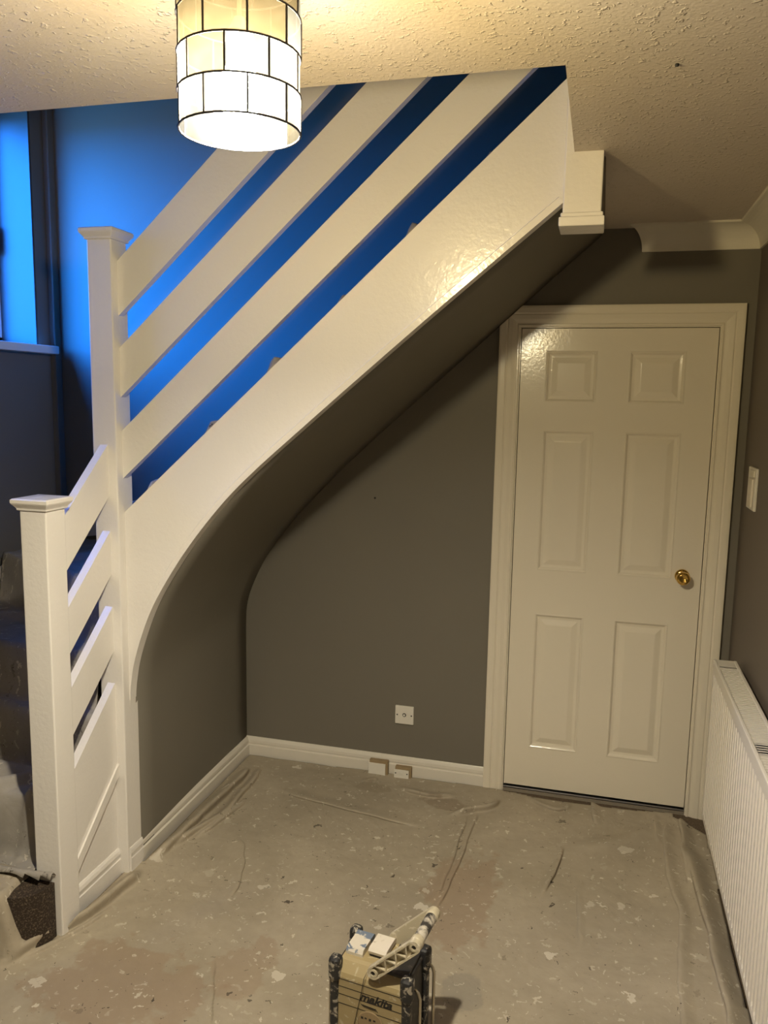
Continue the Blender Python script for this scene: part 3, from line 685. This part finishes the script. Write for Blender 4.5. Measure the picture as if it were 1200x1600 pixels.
# ================================================================== WALL FITTINGS
def plate(name, x0, x1, z0, z1, y0, y1, label, cat):
    r_ = root(name, ((x0+x1)/2, y1, z0), label, cat); return r_
so = root('wall_socket', (-0.456, 0, 0.252), 'square white socket plate on grey wall above the skirting', 'socket')
box('faceplate', -0.499, -0.413, -0.010, 0.0, 0.252, 0.338, M_PLASTIC, so, 0.003)
lathe('socket_ring', [(0.0, 0.0), (0.009, 0.0), (0.008, -0.002), (0.0, -0.002)], (-0.456, -0.010, 0.296), M_DARK, so, 'y', 12)
box('socket_core', -0.461, -0.451, -0.0135, -0.010, 0.291, 0.301, M_PLASTIC, so, 0.001)
for x in (-0.489, -0.423): lathe('screw', [(0.0, 0.0), (0.0035, 0.0), (0.003, -0.0012), (0.0, -0.0015)], (x, -0.010, 0.295), M_DARK, so, 'y', 10)
def surface_box(label, x0, x1, z0, z1, screws):
    r_ = root('phone_socket', ((x0+x1)/2, -0.016, max(z0, 0.0)), label, 'socket')
    box('back_box', x0+0.004, x1+0.004, -0.040, -0.0165, z0, z1, M_BROWN, r_, 0.002)  # brown box showing above and to the right of the faceplate
    box('faceplate', x0, x1-0.006, -0.047, -0.040, z0, z1-0.012, M_PLASTIC, r_, 0.002)
    if screws:
        for x in (x0+0.008, x1-0.014): lathe('screw', [(0.0, 0.0), (0.0032, 0.0), (0.0028, -0.0012), (0.0, -0.0014)], (x, -0.047, (z0+z1)/2), M_DARK, r_, 'y', 10)
        box('jack_cover', (x0+x1)/2-0.012, (x0+x1)/2+0.006, -0.049, -0.047, (z0+z1)/2-0.008, (z0+z1)/2+0.008, M_PLASTIC, r_, 0.001)
surface_box('plain blank white box on the skirting, left of the screwed one', -0.612, -0.525, 0.004, 0.076, False)
surface_box('small white telephone socket with two screws on the skirting', -0.490, -0.415, 0.004, 0.060, True)
sw = root('light_switch', (XR, -0.24, 1.34), 'white control plate on the right wall beside the door frame', 'switch')
box('faceplate', XR-0.010, XR, -0.313, -0.165, 1.340, 1.494, M_PLASTIC, sw, 0.003)
box('rocker', XR-0.018, XR-0.010, -0.290, -0.225, 1.352, 1.455, M_LIDWHITE, sw, 0.003)
box('button', XR-0.016, XR-0.010, -0.300, -0.225, 1.462, 1.486, M_COVE, sw, 0.002)
nl = lathe('wall_nail', [(0.0, 0.0), (0.0045, 0.0), (0.0045, -0.003), (0.0, -0.004)], (-0.613, 0.0, 1.281), M_DARK, None, 'y', 10)
cm = lathe('ceiling_screw', [(0.0, 0.0), (0.004, 0.0), (0.004, -0.004), (0.0, -0.005)], (0.441, -1.5907, H), M_DARK, None, 'z', 10)
tag(cm, 'tiny dark screw stub in the textured ceiling', 'screw')
tag(nl, 'tiny dark nail head in the grey wall under the stairs', 'nail')

# ================================================================== SITE RADIO
RA = math.radians(-8)
ra = root('site_radio', (-0.150, -1.545, 0.012), 'beige and black paint splashed site radio standing on the floor sheet', 'radio', rz=RA, local=True)
BW, BD, BH = 0.092, 0.066, 0.262
# body: side profile extruded across, top front edge sloping
bm = bmesh.new()
add_prism(bm, [(-0.070, 0.012), (-0.070, 0.225), (-0.066, 0.236), (-0.046, 0.258), (-0.036, 0.262), (0.060, 0.262), (0.068, 0.254), (0.068, 0.012)], 0, -BW, BW, 0.004)
body = from_bm('body', bm, M_BEIGE, ra)
for z in (0.219, 0.198, 0.176, 0.150): box('groove', -BW+0.004, BW-0.004, -0.0706, -0.0695, z, z+0.0014, M_INK, body)
box('foot_plate', -BW+0.01, BW-0.01, -0.06, 0.06, 0.0, 0.012, M_RUBBER2, ra, 0.003)
# black rounded corner guards
for (sx, sy) in ((-1, -1), (1, -1), (-1, 1), (1, 1)):
    cx, cy = sx*(BW+0.008), sy*(BD-0.002); bm = bmesh.new()
    add_box(bm, cx-0.012, cx+0.012, cy-0.012, cy+0.012, 0.0, 0.225, 0.006)
    add_box(bm, cx-0.0165, cx+0.0165, cy-0.0175, cy+0.0175, 0.212, 0.276, 0.0115, 3)
    add_box(bm, cx-0.0155, cx+0.0155, cy-0.0165, cy+0.0165, 0.0, 0.05, 0.0105, 3)
    from_bm('corner_guard', bm, M_RUBBER, ra)
for sx in (-1, 1): box('side_panel', sx*BW-0.004+sx*0.004, sx*BW+0.004+sx*0.004, -0.055, 0.055, 0.015, 0.256, M_RUBBER2, ra, 0.004)
box('top_tray', 0.030, BW+0.002, -0.050, 0.058, 0.255, 0.266, M_RUBBER2, ra, 0.003)
# bent steel guard bars at the sides
for sx in (-1, 1):
    for yy in (-0.040, 0.066):
        X1 = sx*(BW+0.014); X2 = sx*(BW+0.034)
        tube('guard_bar', [(X1, yy, 0.226), (X1+sx*0.008, yy, 0.228), (X1+sx*0.015, yy, 0.222), (X2, yy, 0.207), (X2, yy, 0.12), (X2, yy, 0.02), (X1, yy, 0.008)], 0.0042, M_STEEL, ra, 10)
# raised lids on the top
bm = bmesh.new(); add_prism(bm, [(-0.028, 0.258), (-0.028, 0.270), (-0.022, 0.279), (0.050, 0.279), (0.058, 0.272), (0.058, 0.258)], 0, -0.088, -0.040, 0.003)
from_bm('battery_lid', bm, M_COVERBLUE, ra)
bm = bmesh.new(); add_prism(bm, [(-0.012, 0.268), (-0.014, 0.276), (-0.008, 0.283), (0.052, 0.283), (0.058, 0.278), (0.058, 0.268)], 0, -0.030, 0.020, 0.003)
lid = from_bm('aerial_lid', bm, M_LIDWHITE, ra)
box('lid_underside', -0.027, 0.017, -0.012, 0.054, 0.260, 0.268, M_INK, lid, 0.002)
# carrying handle swung to the side: two braced arms and a round grip
ang = math.radians(44); HL = 0.150; pv = (0.012, 0.270)
def arm(y0, y1):
    bm = bmesh.new(); c, s = math.cos(ang), math.sin(ang)
    def W_(u, v): return (pv[0]+u*c-v*s, pv[1]+u*s+v*c)
    n = 10; w = 0.0165
    out = [W_(w*math.cos(math.pi/2+math.pi*k/n), w*math.sin(math.pi/2+math.pi*k/n)) for k in range(n+1)] + [W_(HL+w*math.cos(-math.pi/2+math.pi*k/n), w*math.sin(-math.pi/2+math.pi*k/n)) for k in range(n+1)]
    wi = w-0.0045
    inn = [W_(wi*math.cos(math.pi/2+math.pi*k/n), wi*math.sin(math.pi/2+math.pi*k/n)) for k in range(n+1)] + [W_(HL+wi*math.cos(-math.pi/2+math.pi*k/n), wi*math.sin(-math.pi/2+math.pi*k/n)) for k in range(n+1)]
    N = len(out); ym = (y0+y1)/2; sg = 1 if y1 > y0 else -1
    vo0 = [bm.verts.new((p[0], y0, p[1])) for p in out]; vo1 = [bm.verts.new((p[0], y1, p[1])) for p in out]
    vi0 = [bm.verts.new((p[0], y0, p[1])) for p in inn]; vi1 = [bm.verts.new((p[0], ym+0.002*sg, p[1])) for p in inn]
    for k in range(N):
        j = (k+1) % N
        bm.faces.new((vo0[k], vo0[j], vo1[j], vo1[k])); bm.faces.new((vi0[j], vi0[k], vi1[k], vi1[j])); bm.faces.new((vo0[j], vo0[k], vi0[k], vi0[j]))
    bm.faces.new(vo1); bm.faces.new(vi1[::-1])
    o = from_bm('handle_arm', bm, M_CREAM, ra)
    bb = bmesh.new()          # zigzag braces and end bosses
    us = [0.018+(HL-0.036)*k/6 for k in range(7)]
    for k in range(6):
        a, b = W_(us[k], (-wi if k % 2 else wi)), W_(us[k+1], (wi if k % 2 else -wi)); dx, dz = b[0]-a[0], b[1]-a[1]; L_ = math.hypot(dx, dz); nx, nz = -dz/L_*0.0016, dx/L_*0.0016
        add_prism(bb, [(a[0]+nx, a[1]+nz), (b[0]+nx, b[1]+nz), (b[0]-nx, b[1]-nz), (a[0]-nx, a[1]-nz)], 1, y0+0.001*sg, ym+0.003*sg)
    for u in (0, HL):
        q = W_(u, 0); add_lathe(bb, [(0.0, 0.006*sg), (0.0115, 0.006*sg), (0.0115, 0.0), (0.0062, 0.0), (0.0062, 0.004*sg), (0.0, 0.004*sg)], (q[0], y0, q[1]), 'y', 18)
    from_bm('brace', bb, M_CREAM, o)
    for u in (0, HL):
        q = W_(u, 0); lathe('screw', [(0.0, 0.0), (0.0055, 0.0), (0.0045, -0.0008), (0.0, -0.0008)], (q[0], y0+0.003*sg, q[1]), M_RUBBER2, o, 'y', 12)
    return W_(HL, 0)
g = arm(-0.080, -0.064); arm(0.074, 0.060)
lathe('handle_grip', [(0.0, -0.046), (0.0135, -0.046), (0.0150, -0.040), (0.0150, 0.044), (0.0135, 0.050), (0.0, 0.050)], (g[0], 0.0, g[1]), M_GRIP, ra, 'y', 20)
for (a, b) in ((-0.066, -0.044), (0.048, 0.074)): lathe('grip_collar', [(0.0, a), (0.0165, a), (0.0175, a+0.004), (0.0170, b-0.003), (0.0150, b), (0.0, b)], (g[0], 0.0, g[1]), M_CREAM, ra, 'y', 20)
# thin wire aerial hanging down across the front
tube('aerial_wire', [(-0.010, -0.052, 0.262), (-0.014, -0.075, 0.245), (-0.022, -0.074, 0.20), (-0.036, -0.073, 0.13), (-0.050, -0.073, 0.06), (-0.052, -0.0725, 0.02)], 0.0009, M_INK, ra, 6)
# lettering and the dial on the front
def text(body_, size, x, z, y, parent, name, mat, shear=0.25, off=0.0):
    c = bpy.data.curves.new('lettering', 'FONT'); c.body = body_; c.size = size; c.shear = shear; c.offset = off; c.extrude = 0.0003; c.space_character = 0.98; c.resolution_u = 3
    t = bpy.data.objects.new('lettering_tmp', c); COL.objects.link(t); bpy.context.view_layer.update()
    me = bpy.data.meshes.new_from_object(t.evaluated_get(bpy.context.evaluated_depsgraph_get())); bpy.data.objects.remove(t)
    me.transform(Matrix.Translation((x, y, z)) @ Matrix.Rotation(math.pi/2, 4, 'X')); me.materials.clear()
    return link(name, me, mat, parent)
text('makita', 0.034, -0.028, 0.178, -0.0708, body, 'lettering', M_INK, 0.35, 0.0009)
bm = bmesh.new()
for i in range(7): add_prism(bm, [(-0.024+i*0.006, 0.168-i*0.0006), (-0.019+i*0.006, 0.166), (-0.012+i*0.006, 0.1605-i*0.0004), (-0.018+i*0.006, 0.1635)], 1, -0.0712, -0.0700)
from_bm('emblem', bm, M_INK, body)
lathe('dial_ring', [(0.032, 0.0), (0.036, 0.0), (0.036, -0.0015), (0.032, -0.0015)], (0.004, -0.0702, 0.118), M_BROWN, body, 'y', 32)
bm = bmesh.new(); add_lathe(bm, [(0.0, 0.0), (0.0315, 0.0), (0.0315, -0.0012), (0.0, -0.0014)], (0.004, -0.0701, 0.118), 'y', 32)
from_bm('dial', bm, M_CREAM, body)
for k, x in enumerate((-0.022, -0.012, 0.0, 0.012)): box('dial_mark', x, x+0.006, -0.0722, -0.0712, 0.128+0.002*(k % 2), 0.134, M_INK, body)
box('speaker_grille', -0.07, 0.07, -0.0715, -0.0698, 0.022, 0.072, M_RUBBER2, body, 0.001)
